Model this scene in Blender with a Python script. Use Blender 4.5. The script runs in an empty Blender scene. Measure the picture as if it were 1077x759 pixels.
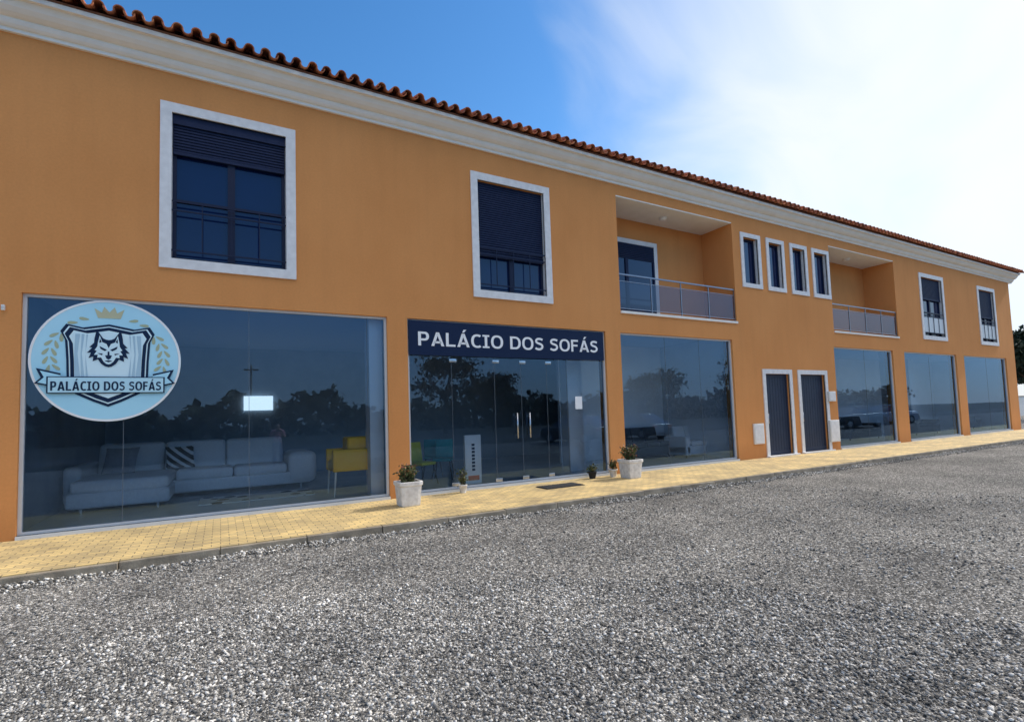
import bpy, bmesh, math, random, os
import numpy as np
from mathutils import Vector, Matrix
random.seed(7); rng=np.random.default_rng(7)
R=math.radians
scn=bpy.context.scene; COL=scn.collection
# ------------------------------------------------------------------ camera model (facade: plane Y=0, X along it, Z up)
F=540.0; W0=1077.0; CX=538.5; CY=404.0; D=9.7; H=1.5
AX=Vector((952,-1.5,540)).normalized()
AZ=Vector((-292,8904,540)); AZ=(AZ-AX*AZ.dot(AX)).normalized()
AY=AX.cross(AZ)                      # into the facade (camera frame: right, up, forward)
def U(px,v,y=0.0):
    s=px-CX; d=D+y; w=v-H
    return (s*(d*AY.z+w*AZ.z)-F*(d*AY.x+w*AZ.x))/(F*AX.x-s*AX.z)
cam_d=bpy.data.cameras.new('camera'); cam=bpy.data.objects.new('camera',cam_d); COL.objects.link(cam)
cam_d.sensor_width=36; cam_d.lens=F/W0*36; cam_d.shift_y=24.5/W0; cam_d.clip_end=2000; cam_d.clip_start=.05
rt=Vector((AX.x,AY.x,AZ.x)); up=Vector((AX.y,AY.y,AZ.y)); fw=Vector((AX.z,AY.z,AZ.z))
M=Matrix((( rt.x,up.x,-fw.x,0),(rt.y,up.y,-fw.y,-D),(rt.z,up.z,-fw.z,H),(0,0,0,1)))
cam.matrix_world=M; scn.camera=cam
scn.view_settings.view_transform='Standard'; scn.view_settings.look='None'; scn.view_settings.exposure=0
# ------------------------------------------------------------------ materials
def newmat(n):
    m=bpy.data.materials.new(n); m.use_nodes=True
    return m,m.node_tree.nodes,m.node_tree.links,m.node_tree.nodes['Principled BSDF']
def mat(n,c1,c2=None,scale=4,rough=.6,bump=0,bscale=60,metal=0,spec=.5,emit=None,detail=6):
    m,N,L,b=newmat(n)
    b.inputs['Roughness'].default_value=rough; b.inputs['Metallic'].default_value=metal
    b.inputs['Specular IOR Level'].default_value=spec
    b.inputs['Base Color'].default_value=(*c1,1)
    tc=N.new('ShaderNodeTexCoord')
    if c2:
        no=N.new('ShaderNodeTexNoise'); no.inputs['Scale'].default_value=scale; no.inputs['Detail'].default_value=detail
        L.new(tc.outputs['Object'],no.inputs['Vector'])
        r=N.new('ShaderNodeValToRGB'); r.color_ramp.elements[0].position=.3; r.color_ramp.elements[1].position=.7
        r.color_ramp.elements[0].color=(*c1,1); r.color_ramp.elements[1].color=(*c2,1)
        L.new(no.outputs['Fac'],r.inputs[0]); L.new(r.outputs[0],b.inputs['Base Color'])
    if bump:
        n2=N.new('ShaderNodeTexNoise'); n2.inputs['Scale'].default_value=bscale; n2.inputs['Detail'].default_value=4
        L.new(tc.outputs['Object'],n2.inputs['Vector'])
        bp=N.new('ShaderNodeBump'); bp.inputs['Strength'].default_value=bump; bp.inputs['Distance'].default_value=.01
        L.new(n2.outputs['Fac'],bp.inputs['Height']); L.new(bp.outputs[0],b.inputs['Normal'])
    if emit:
        b.inputs['Emission Color'].default_value=(*emit[:3],1); b.inputs['Emission Strength'].default_value=emit[3]
    return m
def stucco():
    m,N,L,b=newmat('orange_stucco'); b.inputs['Roughness'].default_value=.85; b.inputs['Specular IOR Level'].default_value=.2
    tc=N.new('ShaderNodeTexCoord')
    n1=N.new('ShaderNodeTexNoise'); n1.inputs['Scale'].default_value=.5; n1.inputs['Detail'].default_value=7; n1.inputs['Roughness'].default_value=.6
    mp=N.new('ShaderNodeMapping'); mp.inputs['Scale'].default_value=(1.2,1,.8)
    L.new(tc.outputs['Object'],mp.inputs[0]); L.new(mp.outputs[0],n1.inputs['Vector'])
    r=N.new('ShaderNodeValToRGB'); r.color_ramp.elements[0].position=.28; r.color_ramp.elements[1].position=.74
    r.color_ramp.elements[0].color=(.655,.272,.088,1); r.color_ramp.elements[1].color=(.745,.325,.112,1)
    L.new(n1.outputs['Fac'],r.inputs[0])
    n3=N.new('ShaderNodeTexNoise'); n3.inputs['Scale'].default_value=28; n3.inputs['Detail'].default_value=5
    L.new(tc.outputs['Object'],n3.inputs['Vector'])
    mx=N.new('ShaderNodeMix'); mx.data_type='RGBA'; mx.blend_type='MULTIPLY'; mx.inputs[0].default_value=1
    r3=N.new('ShaderNodeValToRGB'); r3.color_ramp.elements[0].color=(.9,.9,.9,1); r3.color_ramp.elements[1].color=(1.07,1.07,1.07,1)
    L.new(n3.outputs['Fac'],r3.inputs[0]); L.new(r.outputs[0],mx.inputs[6]); L.new(r3.outputs[0],mx.inputs[7])
    mp2=N.new('ShaderNodeMapping'); mp2.inputs['Scale'].default_value=(5,1,.35); n4=N.new('ShaderNodeTexNoise'); n4.inputs['Scale'].default_value=1; n4.inputs['Detail'].default_value=5
    L.new(tc.outputs['Object'],mp2.inputs[0]); L.new(mp2.outputs[0],n4.inputs['Vector'])
    r4=N.new('ShaderNodeValToRGB'); r4.color_ramp.elements[0].position=.3; r4.color_ramp.elements[0].color=(.965,.965,.97,1); r4.color_ramp.elements[1].position=.55; r4.color_ramp.elements[1].color=(1,1,1,1); L.new(n4.outputs['Fac'],r4.inputs[0])
    m3=N.new('ShaderNodeMix'); m3.data_type='RGBA'; m3.blend_type='MULTIPLY'; m3.inputs[0].default_value=1; L.new(mx.outputs[2],m3.inputs[6]); L.new(r4.outputs[0],m3.inputs[7])
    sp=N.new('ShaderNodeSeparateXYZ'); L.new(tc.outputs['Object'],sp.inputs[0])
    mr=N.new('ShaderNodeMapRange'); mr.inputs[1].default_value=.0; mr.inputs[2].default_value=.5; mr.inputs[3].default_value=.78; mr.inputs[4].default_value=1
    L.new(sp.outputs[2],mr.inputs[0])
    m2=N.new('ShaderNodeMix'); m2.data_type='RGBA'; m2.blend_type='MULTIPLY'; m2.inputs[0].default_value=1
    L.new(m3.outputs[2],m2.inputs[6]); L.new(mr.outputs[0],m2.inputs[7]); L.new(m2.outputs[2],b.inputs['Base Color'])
    n2=N.new('ShaderNodeTexNoise'); n2.inputs['Scale'].default_value=110; n2.inputs['Detail'].default_value=3
    L.new(tc.outputs['Object'],n2.inputs['Vector'])
    bp=N.new('ShaderNodeBump'); bp.inputs['Strength'].default_value=.35; bp.inputs['Distance'].default_value=.008
    L.new(n2.outputs['Fac'],bp.inputs['Height']); L.new(bp.outputs[0],b.inputs['Normal'])
    return m
def glassmat(n,base,gain,tint,gl=(.42,.66,1)):
    m=bpy.data.materials.new(n); m.use_nodes=True; N=m.node_tree.nodes; L=m.node_tree.links; N.clear()
    o=N.new('ShaderNodeOutputMaterial'); mx=N.new('ShaderNodeMixShader'); t=N.new('ShaderNodeBsdfTransparent'); g=N.new('ShaderNodeBsdfGlossy')
    t.inputs[0].default_value=(*tint,1); g.inputs['Roughness'].default_value=0; g.inputs[0].default_value=(*gl,1)
    fr=N.new('ShaderNodeFresnel'); fr.inputs[0].default_value=1.5
    ma=N.new('ShaderNodeMath'); ma.operation='MULTIPLY_ADD'; ma.use_clamp=True; ma.inputs[1].default_value=gain; ma.inputs[2].default_value=base
    tc=N.new('ShaderNodeTexCoord'); no=N.new('ShaderNodeTexNoise'); no.inputs['Scale'].default_value=.7; no.inputs['Detail'].default_value=1
    bp=N.new('ShaderNodeBump'); bp.inputs['Strength'].default_value=.06; bp.inputs['Distance'].default_value=.03
    L.new(tc.outputs['Object'],no.inputs[0]); L.new(no.outputs[0],bp.inputs['Height']); L.new(bp.outputs[0],g.inputs['Normal'])
    L.new(fr.outputs[0],ma.inputs[0]); L.new(ma.outputs[0],mx.inputs[0]); L.new(t.outputs[0],mx.inputs[1]); L.new(g.outputs[0],mx.inputs[2]); L.new(mx.outputs[0],o.inputs[0])
    return m
def paver():
    m,N,L,b=newmat('yellow_paving'); b.inputs['Roughness'].default_value=.8
    tc=N.new('ShaderNodeTexCoord')
    br=N.new('ShaderNodeTexBrick'); br.inputs['Scale'].default_value=1; br.inputs['Brick Width'].default_value=.2; br.inputs['Row Height'].default_value=.1
    br.inputs['Mortar Size'].default_value=.006; br.inputs['Mortar Smooth'].default_value=.4
    br.inputs['Color1'].default_value=(.76,.56,.25,1); br.inputs['Color2'].default_value=(.54,.41,.21,1); br.inputs['Mortar'].default_value=(.20,.16,.10,1)
    L.new(tc.outputs['Object'],br.inputs[0])
    no=N.new('ShaderNodeTexNoise'); no.inputs['Scale'].default_value=1.3; no.inputs['Detail'].default_value=8; L.new(tc.outputs['Object'],no.inputs[0])
    r=N.new('ShaderNodeValToRGB'); r.color_ramp.elements[0].position=.3; r.color_ramp.elements[0].color=(.66,.66,.68,1); r.color_ramp.elements[1].position=.65; r.color_ramp.elements[1].color=(1.08,1.06,1.0,1)
    L.new(no.outputs[0],r.inputs[0])
    mx=N.new('ShaderNodeMix'); mx.data_type='RGBA'; mx.blend_type='MULTIPLY'; mx.inputs[0].default_value=1
    L.new(br.outputs[0],mx.inputs[6]); L.new(r.outputs[0],mx.inputs[7]); L.new(mx.outputs[2],b.inputs['Base Color'])
    bp=N.new('ShaderNodeBump'); bp.inputs['Strength'].default_value=.6; bp.inputs['Distance'].default_value=.006; bp.invert=True
    L.new(br.outputs['Fac'],bp.inputs['Height']); L.new(bp.outputs[0],b.inputs['Normal'])
    return m
def patch_nodes(N,L,tc,lo,hi):
    no=N.new('ShaderNodeTexNoise'); no.inputs['Scale'].default_value=.45; no.inputs['Detail'].default_value=9; no.inputs['Roughness'].default_value=.66
    L.new(tc.outputs['Object'],no.inputs[0])
    r2=N.new('ShaderNodeValToRGB'); r2.color_ramp.elements[0].position=.36; r2.color_ramp.elements[0].color=(lo,lo*.98,lo*.95,1); r2.color_ramp.elements[1].position=.64; r2.color_ramp.elements[1].color=(hi,hi*.97,hi*.92,1)
    L.new(no.outputs[0],r2.inputs[0])
    # coarser pale stone lies at the near left, compacted darker grit toward the middle and right
    sp=N.new('ShaderNodeSeparateXYZ'); L.new(tc.outputs['Object'],sp.inputs[0])
    mr=N.new('ShaderNodeMapRange'); mr.interpolation_type='SMOOTHSTEP'; mr.inputs[1].default_value=-1.5; mr.inputs[2].default_value=5; mr.inputs[3].default_value=1.12; mr.inputs[4].default_value=.84; L.new(sp.outputs[0],mr.inputs[0])
    mx=N.new('ShaderNodeMix'); mx.data_type='RGBA'; mx.blend_type='MULTIPLY'; mx.inputs[0].default_value=1; L.new(r2.outputs[0],mx.inputs[6]); L.new(mr.outputs[0],mx.inputs[7]); return mx.outputs[2]
def gravel():
    m,N,L,b=newmat('gravel_ground'); b.inputs['Roughness'].default_value=.9; b.inputs['Specular IOR Level'].default_value=.2
    tc=N.new('ShaderNodeTexCoord')
    vo=N.new('ShaderNodeTexVoronoi'); vo.inputs['Scale'].default_value=64; L.new(tc.outputs['Object'],vo.inputs[0])
    v2=N.new('ShaderNodeTexVoronoi'); v2.inputs['Scale'].default_value=27; L.new(tc.outputs['Object'],v2.inputs[0])
    bw=N.new('ShaderNodeSeparateColor'); L.new(vo.outputs['Color'],bw.inputs[0])
    r=N.new('ShaderNodeValToRGB'); e=r.color_ramp.elements; e[0].position=0; e[0].color=(.07,.068,.066,1); e[1].position=1; e[1].color=(.92,.89,.85,1)
    x=e.new(.5); x.color=(.20,.194,.186,1); x=e.new(.8); x.color=(.40,.39,.375,1); L.new(bw.outputs[0],r.inputs[0])
    mx=N.new('ShaderNodeMix'); mx.data_type='RGBA'; mx.blend_type='MULTIPLY'; mx.inputs[0].default_value=1
    L.new(r.outputs[0],mx.inputs[6]); L.new(patch_nodes(N,L,tc,.66,1.2),mx.inputs[7]); L.new(mx.outputs[2],b.inputs['Base Color'])
    ad=N.new('ShaderNodeMath'); ad.operation='ADD'; L.new(vo.outputs['Distance'],ad.inputs[0]); L.new(v2.outputs['Distance'],ad.inputs[1])
    bp=N.new('ShaderNodeBump'); bp.inputs['Strength'].default_value=1; bp.inputs['Distance'].default_value=.018; bp.invert=True
    L.new(ad.outputs[0],bp.inputs['Height']); L.new(bp.outputs[0],b.inputs['Normal'])
    return m
def islandmat(n,cols,rough=.85,noise=False):
    m,N,L,b=newmat(n); b.inputs['Roughness'].default_value=rough; b.inputs['Specular IOR Level'].default_value=.3
    g=N.new('ShaderNodeNewGeometry'); r=N.new('ShaderNodeValToRGB'); e=r.color_ramp.elements
    e[0].position=0; e[0].color=(*cols[0],1); e[1].position=1; e[1].color=(*cols[-1],1)
    for i,c in enumerate(cols[1:-1]): x=e.new((i+1)/(len(cols)-1)); x.color=(*c,1)
    L.new(g.outputs['Random Per Island'],r.inputs[0])
    if noise:
        tc=N.new('ShaderNodeTexCoord')
        mx=N.new('ShaderNodeMix'); mx.data_type='RGBA'; mx.blend_type='MULTIPLY'; mx.inputs[0].default_value=1
        L.new(r.outputs[0],mx.inputs[6]); L.new(patch_nodes(N,L,tc,.68,1.15),mx.inputs[7]); L.new(mx.outputs[2],b.inputs['Base Color'])
    else: L.new(r.outputs[0],b.inputs['Base Color'])
    return m
Mt=dict(
 stucco=stucco(), cream=mat('cream_trim',(.78,.755,.70),(.84,.82,.78),3,.7,.15,80),
 stone=mat('pale_marble_surround',(.68,.67,.67),(.80,.79,.79),9,.5,.1,50),
 tile=islandmat('terracotta_tile',[(.30,.10,.05),(.50,.17,.08),(.40,.14,.065),(.26,.09,.055),(.55,.23,.11)],.85),
 tileu=mat('roof_underlay',(.14,.06,.035),(.2,.09,.05),6,.9),
 navyframe=mat('navy_aluminium',(.009,.015,.045),rough=.45,spec=.25), navyshut=mat('navy_shutter_slats',(.010,.019,.058),(.014,.025,.07),8,.55,spec=.2),
 doorblue=mat('slate_navy_door_paint',(.022,.032,.060),(.028,.040,.072),3,.5,spec=.25),
 pane=mat('dark_window_glass',(.004,.014,.065),rough=.03,spec=.6),
 alu=mat('white_aluminium',(.60,.62,.64),rough=.4), steel=mat('brushed_steel',(.55,.56,.58),rough=.3,metal=1), dsteel=mat('satin_steel_rail',(.28,.28,.31),rough=.35,metal=.8),
 glass=glassmat('shop_glass',.055,1.2,(.82,.90,.96)), frost=glassmat('smoked_balcony_glass',.05,.75,(.38,.39,.44),(.75,.78,.9)),
 frostp=mat('frosted_pale_panel',(.50,.53,.58),rough=.25),
 paver=paver(), kerb=mat('concrete_kerb',(.20,.165,.12),(.38,.32,.24),5,.9,.5,50), gravel=gravel(),
 stones=islandmat('loose_gravel_stones',[(.09,.087,.084),(.17,.165,.158),(.26,.252,.24),(.38,.37,.355),(.60,.585,.565),(.95,.93,.90)],.85,True),
 wallin=mat('white_plaster',(.80,.81,.83),(.85,.86,.88),2,.8), wallgrey=mat('blue_grey_rear_wall',(.30,.35,.41),(.36,.41,.47),2,.85), floorin=mat('pale_floor_tile',(.58,.60,.62),(.68,.70,.72),1.5,.2),
 ceil=mat('ceiling_white',(.62,.66,.71),rough=.9),
 navy=mat('navy_vinyl',(.007,.018,.058),rough=.5,spec=.2), white=mat('white_print',(.86,.87,.88),rough=.5),
 skyblue=mat('pale_blue_vinyl',(.38,.72,.90),(.46,.78,.94),1.2,.4,spec=.3), gold=mat('olive_gold_print',(.40,.45,.30),rough=.5), goldc=mat('crown_gold_print',(.50,.50,.33),rough=.5), ink=mat('ink_print',(.006,.022,.065),rough=.5,spec=.2),
 icy=mat('icy_white_print',(.66,.87,.96),rough=.5), fold=mat('drape_fold_print',(.38,.58,.72),rough=.5), ribbon=mat('ribbon_blue_print',(.48,.76,.90),rough=.5),
 fabric=mat('light_grey_upholstery',(.66,.66,.68),(.74,.74,.75),30,.9,.3,200), dkfab=mat('dark_grey_upholstery',(.06,.065,.075),(.09,.095,.1),20,.9,.3,200),
 midfab=mat('mid_grey_upholstery',(.24,.24,.27),(.30,.30,.33),20,.9,.3,200), joint=mat('clear_joint_seal',(.12,.14,.17),rough=.4),
 yellow=mat('mustard_yellow_fabric',(.98,.50,.010),(1,.55,.02),10,.6), pale=mat('pale_wood',(.75,.72,.66),(.8,.78,.72),10,.5),
 teal=mat('teal_fabric',(.02,.28,.30),(.03,.34,.36),10,.8), green=mat('lime_green_fabric',(.50,.52,.05),(.55,.58,.07),10,.8),
 blackm=mat('black_metal',(.015,.015,.017),rough=.4), concrete=mat('white_concrete_pot',(.58,.55,.52),(.80,.78,.75),12,.85,.5,70), soil=mat('soil',(.05,.035,.02),(.08,.055,.03),30,1,.6,90),
 leaf=islandmat('leaves',[(.03,.05,.018),(.07,.10,.03),(.12,.11,.045),(.05,.08,.025),(.14,.09,.05)],.6), flower=islandmat('petals',[(.30,.09,.07),(.42,.16,.12),(.28,.15,.07)],.6),
 tleaf=islandmat('tree_leaves',[(.010,.020,.010),(.016,.030,.013),(.03,.045,.018)],.7), bark=mat('bark',(.09,.06,.04),(.14,.1,.07),12,.95,.5,40),
 rubber=mat('black_rubber_mat',(.02,.02,.022),(.035,.035,.037),40,.8,.5,90),
 skin=mat('skin',(.55,.34,.25),rough=.6), pink=mat('pink_cotton',(.88,.38,.40),(.9,.42,.44),10,.9), denim=mat('blue_denim',(.10,.14,.24),(.14,.18,.3),30,.9), hair=mat('brown_hair',(.05,.03,.02),rough=.6),
 carw=mat('white_car_paint',(.55,.56,.58),rough=.2), card=mat('dark_car_paint',(.02,.022,.03),rough=.2,spec=.6), cars=mat('grey_car_paint',(.10,.105,.115),rough=.25),
 tyre=mat('tyre_rubber',(.02,.02,.02),rough=.9), lamp=mat('car_lamp_glass',(.8,.8,.75),rough=.1), red=mat('red_plastic',(.5,.03,.02),rough=.3),
 box=mat('white_plastic_box',(.7,.69,.66),(.75,.74,.71),5,.5), glow=mat('bright_rear_panel',(.6,.75,.85),rough=.3,emit=(.62,.78,.9,1.3)),
 added_field=mat('field_grass',(.018,.020,.014),(.032,.034,.022),.8,.95), asphalt=mat('asphalt',(.045,.046,.05),(.065,.066,.07),8,.9,.3,90),
)
def stripemat():
    m,N,L,b=newmat('striped_fabric'); tc=N.new('ShaderNodeTexCoord'); w=N.new('ShaderNodeTexWave'); w.inputs['Scale'].default_value=3; w.bands_direction='DIAGONAL'
    r=N.new('ShaderNodeValToRGB'); r.color_ramp.interpolation='CONSTANT'; r.color_ramp.elements[0].color=(.02,.02,.02,1); r.color_ramp.elements[1].position=.6; r.color_ramp.elements[1].color=(.7,.7,.7,1)
    L.new(tc.outputs['Object'],w.inputs[0]); L.new(w.outputs['Fac'],r.inputs[0]); L.new(r.outputs[0],b.inputs['Base Color']); b.inputs['Roughness'].default_value=.9; return m
Mt['stripe']=stripemat()
def rugmat():
    m,N,L,b=newmat('patterned_rug'); tc=N.new('ShaderNodeTexCoord'); w=N.new('ShaderNodeTexVoronoi'); w.inputs['Scale'].default_value=3.2
    r=N.new('ShaderNodeValToRGB'); r.color_ramp.interpolation='CONSTANT'; r.color_ramp.elements[0].color=(.10,.10,.11,1); r.color_ramp.elements[1].position=.35; r.color_ramp.elements[1].color=(.85,.84,.81,1)
    L.new(tc.outputs['Object'],w.inputs[0]); L.new(w.outputs['Distance'],r.inputs[0]); L.new(r.outputs[0],b.inputs['Base Color']); b.inputs['Roughness'].default_value=.95; return m
Mt['rug']=rugmat()
# ------------------------------------------------------------------ helpers
ORI={}
def thing(name,label,cat,loc=(0,0,0),group=None):
    o=bpy.data.objects.new(name,None); COL.objects.link(o); o.location=loc; o.empty_display_size=.2
    o['label']=label; o['category']=cat
    if group: o['group']=group
    ORI[o.name]=Vector(loc); return o
def tag(o,label,cat,group=None):
    o['label']=label; o['category']=cat
    if group: o['group']=group
    return o
class MB:
    def __init__(s): s.v=[]; s.f=[]
    def add(s,vs,fs):
        n=len(s.v); s.v+= [tuple(p) for p in vs]; s.f+=[tuple(i+n for i in f) for f in fs]; return s
    def box(s,x0,x1,y0,y1,z0,z1):
        return s.add([(x0,y0,z0),(x1,y0,z0),(x1,y1,z0),(x0,y1,z0),(x0,y0,z1),(x1,y0,z1),(x1,y1,z1),(x0,y1,z1)],
          [(0,3,2,1),(4,5,6,7),(0,1,5,4),(1,2,6,5),(2,3,7,6),(3,0,4,7)])
    def quad(s,*p): return s.add(p,[(0,1,2,3)])
    def prism_x(s,prof,x0,x1):
        n=len(prof); vs=[(x0,y,z) for y,z in prof]+[(x1,y,z) for y,z in prof]
        return s.add(vs,[tuple(range(n)),tuple(range(2*n-1,n-1,-1))]+[(i,(i+1)%n,n+(i+1)%n,n+i) for i in range(n)])
    def prism_y(s,prof,y0,y1):
        n=len(prof); vs=[(x,y0,z) for x,z in prof]+[(x,y1,z) for x,z in prof]
        return s.add(vs,[tuple(range(n)),tuple(range(2*n-1,n-1,-1))]+[(i,(i+1)%n,n+(i+1)%n,n+i) for i in range(n)])
    def tube(s,a,b,r,n=8,r2=None):
        a=Vector(a); b=Vector(b); d=(b-a).normalized(); r2=r if r2 is None else r2
        t=Vector((0,0,1)) if abs(d.z)<.9 else Vector((1,0,0)); p=d.cross(t).normalized(); q=d.cross(p)
        vs=[a+(p*math.cos(2*math.pi*i/n)+q*math.sin(2*math.pi*i/n))*r for i in range(n)]+[b+(p*math.cos(2*math.pi*i/n)+q*math.sin(2*math.pi*i/n))*r2 for i in range(n)]
        return s.add(vs,[tuple(range(n)),tuple(range(2*n-1,n-1,-1))]+[(i,(i+1)%n,n+(i+1)%n,n+i) for i in range(n)])
    def lathe(s,c,prof,n=24):
        vs=[];fs=[]
        for r,z in prof:
            for i in range(n): a=2*math.pi*i/n; vs.append((c[0]+r*math.cos(a),c[1]+r*math.sin(a),c[2]+z))
        for k in range(len(prof)-1):
            for i in range(n): j=(i+1)%n; fs.append((k*n+i,k*n+j,(k+1)*n+j,(k+1)*n+i))
        return s.add(vs,fs)
    def build(s,name,m,parent=None,smooth=False,bevel=0,seg=3,origin=None,keep=False):
        me=bpy.data.meshes.new(name); o0=Vector(origin) if origin is not None else (ORI[parent.name] if parent else Vector((0,0,0)))
        me.from_pydata([tuple(Vector(p)-o0) for p in s.v],[],s.f)
        if not keep:
            bm=bmesh.new(); bm.from_mesh(me); bmesh.ops.recalc_face_normals(bm,faces=bm.faces)
            if bevel: bmesh.ops.bevel(bm,geom=list(bm.edges),offset=bevel,segments=seg,profile=.6,affect='EDGES')
            bm.to_mesh(me); bm.free()
        if smooth or bevel:
            for p in me.polygons: p.use_smooth=True
        return link(name,me,m,parent,o0)
def link(name,me,m,parent=None,o0=Vector((0,0,0))):
    me.materials.append(m); o=bpy.data.objects.new(name,me); COL.objects.link(o)
    if parent: o.parent=parent
    else: o.location=o0
    ORI[o.name]=Vector(o0); return o
def npmesh(name,V,Fc):
    me=bpy.data.meshes.new(name); nf,k=Fc.shape
    me.vertices.add(len(V)); me.vertices.foreach_set('co',V.astype(np.float32).ravel())
    me.loops.add(nf*k); me.loops.foreach_set('vertex_index',Fc.astype(np.int32).ravel())
    me.polygons.add(nf); me.polygons.foreach_set('loop_start',np.arange(0,nf*k,k,dtype=np.int32)); me.polygons.foreach_set('loop_total',np.full(nf,k,dtype=np.int32))
    me.update(calc_edges=True); me.validate(); return me
def leaves(C,s,aspect=.55):
    n=len(C); a=rng.normal(size=(n,3)); a/=np.linalg.norm(a,axis=1)[:,None]; t=rng.normal(size=(n,3)); b=np.cross(a,t); b/=np.linalg.norm(b,axis=1)[:,None]
    s=(s*rng.uniform(.6,1.3,n))[:,None]
    V=np.stack([C-a*s,C+b*s*aspect,C+a*s,C-b*s*aspect],1).reshape(-1,3); return V,np.arange(4*n).reshape(n,4)
# capital letters drawn stroke by stroke in a wide bold humanist face (cap height 1)
def letters(body,x0,x1,z0,z1,y,w=.185):
    """z0..z1 is the cap height; accents rise above"""
    mb=MB(); polys=[]; pen=0; h=.155
    def P(*pts): polys.append([(pen+a,b) for a,b in pts])
    def ringpart(cx,cz,rx,rz,a0,a1,wx,wz,n=18,ex=2.35):
        o=[];i_=[]
        for k in range(n+1):
            a=a0+(a1-a0)*k/n; c,s=math.cos(a),math.sin(a); q=(abs(c)**ex+abs(s)**ex)**(-1/ex)
            o.append((cx+rx*q*c,cz+rz*q*s)); i_.append((cx+(rx-wx)*q*c,cz+(rz-wz)*q*s))
        for k in range(n): P(o[k],o[k+1],i_[k+1],i_[k])
    def stroke(pts,wd):
        n=len(pts); L_=[];R_=[]
        for k in range(n):
            a=Vector(pts[max(k-1,0)]); b=Vector(pts[min(k+1,n-1)]); d=(b-a).normalized(); nn=Vector((-d.y,d.x)); p=Vector(pts[k]); L_.append(p+nn*wd/2); R_.append(p-nn*wd/2)
        for k in range(n-1): P(tuple(L_[k]),tuple(L_[k+1]),tuple(R_[k+1]),tuple(R_[k]))
    for ch in body:
        if ch==' ': pen+=.42; continue
        adv=.8
        if ch in 'AÁ':
            adv=.86; P((0,0),(w*1.05,0),(.43+.02,.80),(.43+.0,1),(.43-w*.55,1)); P((adv,0),(adv-w*1.05,0),(.43-.02,.80),(.43,1),(.43+w*.55,1)); P((.2,.2),(.66,.2),(.61,.2+h),(.25,.2+h))
            if ch=='Á': P((.36,1.08),(.48,1.08),(.66,1.3),(.46,1.3))
        elif ch=='P':
            adv=.72; P((0,0),(w,0),(w,1),(0,1)); P((w,1),(.4,1),(.4,1-h),(w,1-h)); P((w,.36),(.4,.36),(.4,.36+h),(w,.36+h)); ringpart(.4,.68,.30,.32,-math.pi/2,math.pi/2,w,h)
        elif ch=='L': adv=.64; P((0,0),(w,0),(w,1),(0,1)); P((w,0),(adv,0),(adv,h),(w,h))
        elif ch=='C': adv=.70; ringpart(.44,.5,.44,.515,R(52),R(308),w,h)
        elif ch=='I':
            adv=.50; P((adv/2-w/2,0),(adv/2+w/2,0),(adv/2+w/2,1),(adv/2-w/2,1)); 
            for a,b in ((0,.135),(1-.135,1)): P((0,a),(adv/2-w/2,a),(adv/2-w/2,b),(0,b)); P((adv/2+w/2,a),(adv,a),(adv,b),(adv/2+w/2,b))
        elif ch=='O': adv=.90; ringpart(.45,.5,.45,.515,0,2*math.pi,w,h,36)
        elif ch=='D': adv=.82; P((0,0),(w,0),(w,1),(0,1)); P((w,1),(.36,1),(.36,1-h),(w,1-h)); P((w,0),(.36,0),(.36,h),(w,h)); ringpart(.36,.5,.46,.5,-math.pi/2,math.pi/2,w,h)
        elif ch=='F': adv=.62; P((0,0),(w,0),(w,1),(0,1)); P((w,1-h),(adv,1-h),(adv,1),(w,1)); P((w,.44),(adv*.92,.44),(adv*.92,.44+h),(w,.44+h))
        elif ch=='S':
            adv=.70; stroke([(.64,.85),(.52,.90),(.38,.925),(.22,.90),(.125,.82),(.105,.72),(.14,.63),(.24,.57),(.38,.53),(.50,.48),(.59,.40),(.61,.29),(.56,.17),(.44,.09),(.30,.07),(.16,.10),(.04,.17)],.175)
        pen+=adv+.115
    W=pen-.115
    for p in polys: mb.add([(x0+a/W*(x1-x0),y,z0+b*(z1-z0)) for a,b in p],[tuple(range(len(p)))])
    return mb
# ------------------------------------------------------------------ setting
g=MB(); g.quad((-400,-400,-.12),(400,-400,-.12),(400,400,-.12),(-400,400,-.12)); o=g.build('ground',Mt['gravel'],keep=True); o['kind']='structure'
o=MB().quad((-400,-400,-.112),(400,-400,-.112),(400,-17.5,-.112),(-400,-17.5,-.112)).build('added_field',Mt['added_field'],keep=True); o['kind']='structure'  # dark grass added behind the camera to dim reflections in the glass
o=MB().quad((-400,-27,-.104),(400,-27,-.104),(400,-21,-.104),(-400,-21,-.104)).build('added_road',Mt['asphalt'],keep=True); o['kind']='structure'  # asphalt strip added behind the camera, darkens what the panes mirror
o=MB().box(-14,60,-2.27,.0,-.3,0).build('pavement',Mt['paver']); o['kind']='structure'
k=MB(); x=-14
while x<60: dz=random.uniform(-.012,.003); dy=random.uniform(-.012,.008); k.box(x,x+.992,-2.34+dy,-2.272,-.3,dz); x+=1.0
o=k.build('kerb',Mt['kerb'],bevel=.012,seg=2); o['kind']='structure'
for p in o.data.polygons: p.use_smooth=False
ico=bmesh.new(); bmesh.ops.create_icosphere(ico,subdivisions=1,radius=1); IV=np.array([v.co[:] for v in ico.verts]); IF=np.array([[v.index for v in f.verts] for f in ico.faces]); ico.free()
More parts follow.
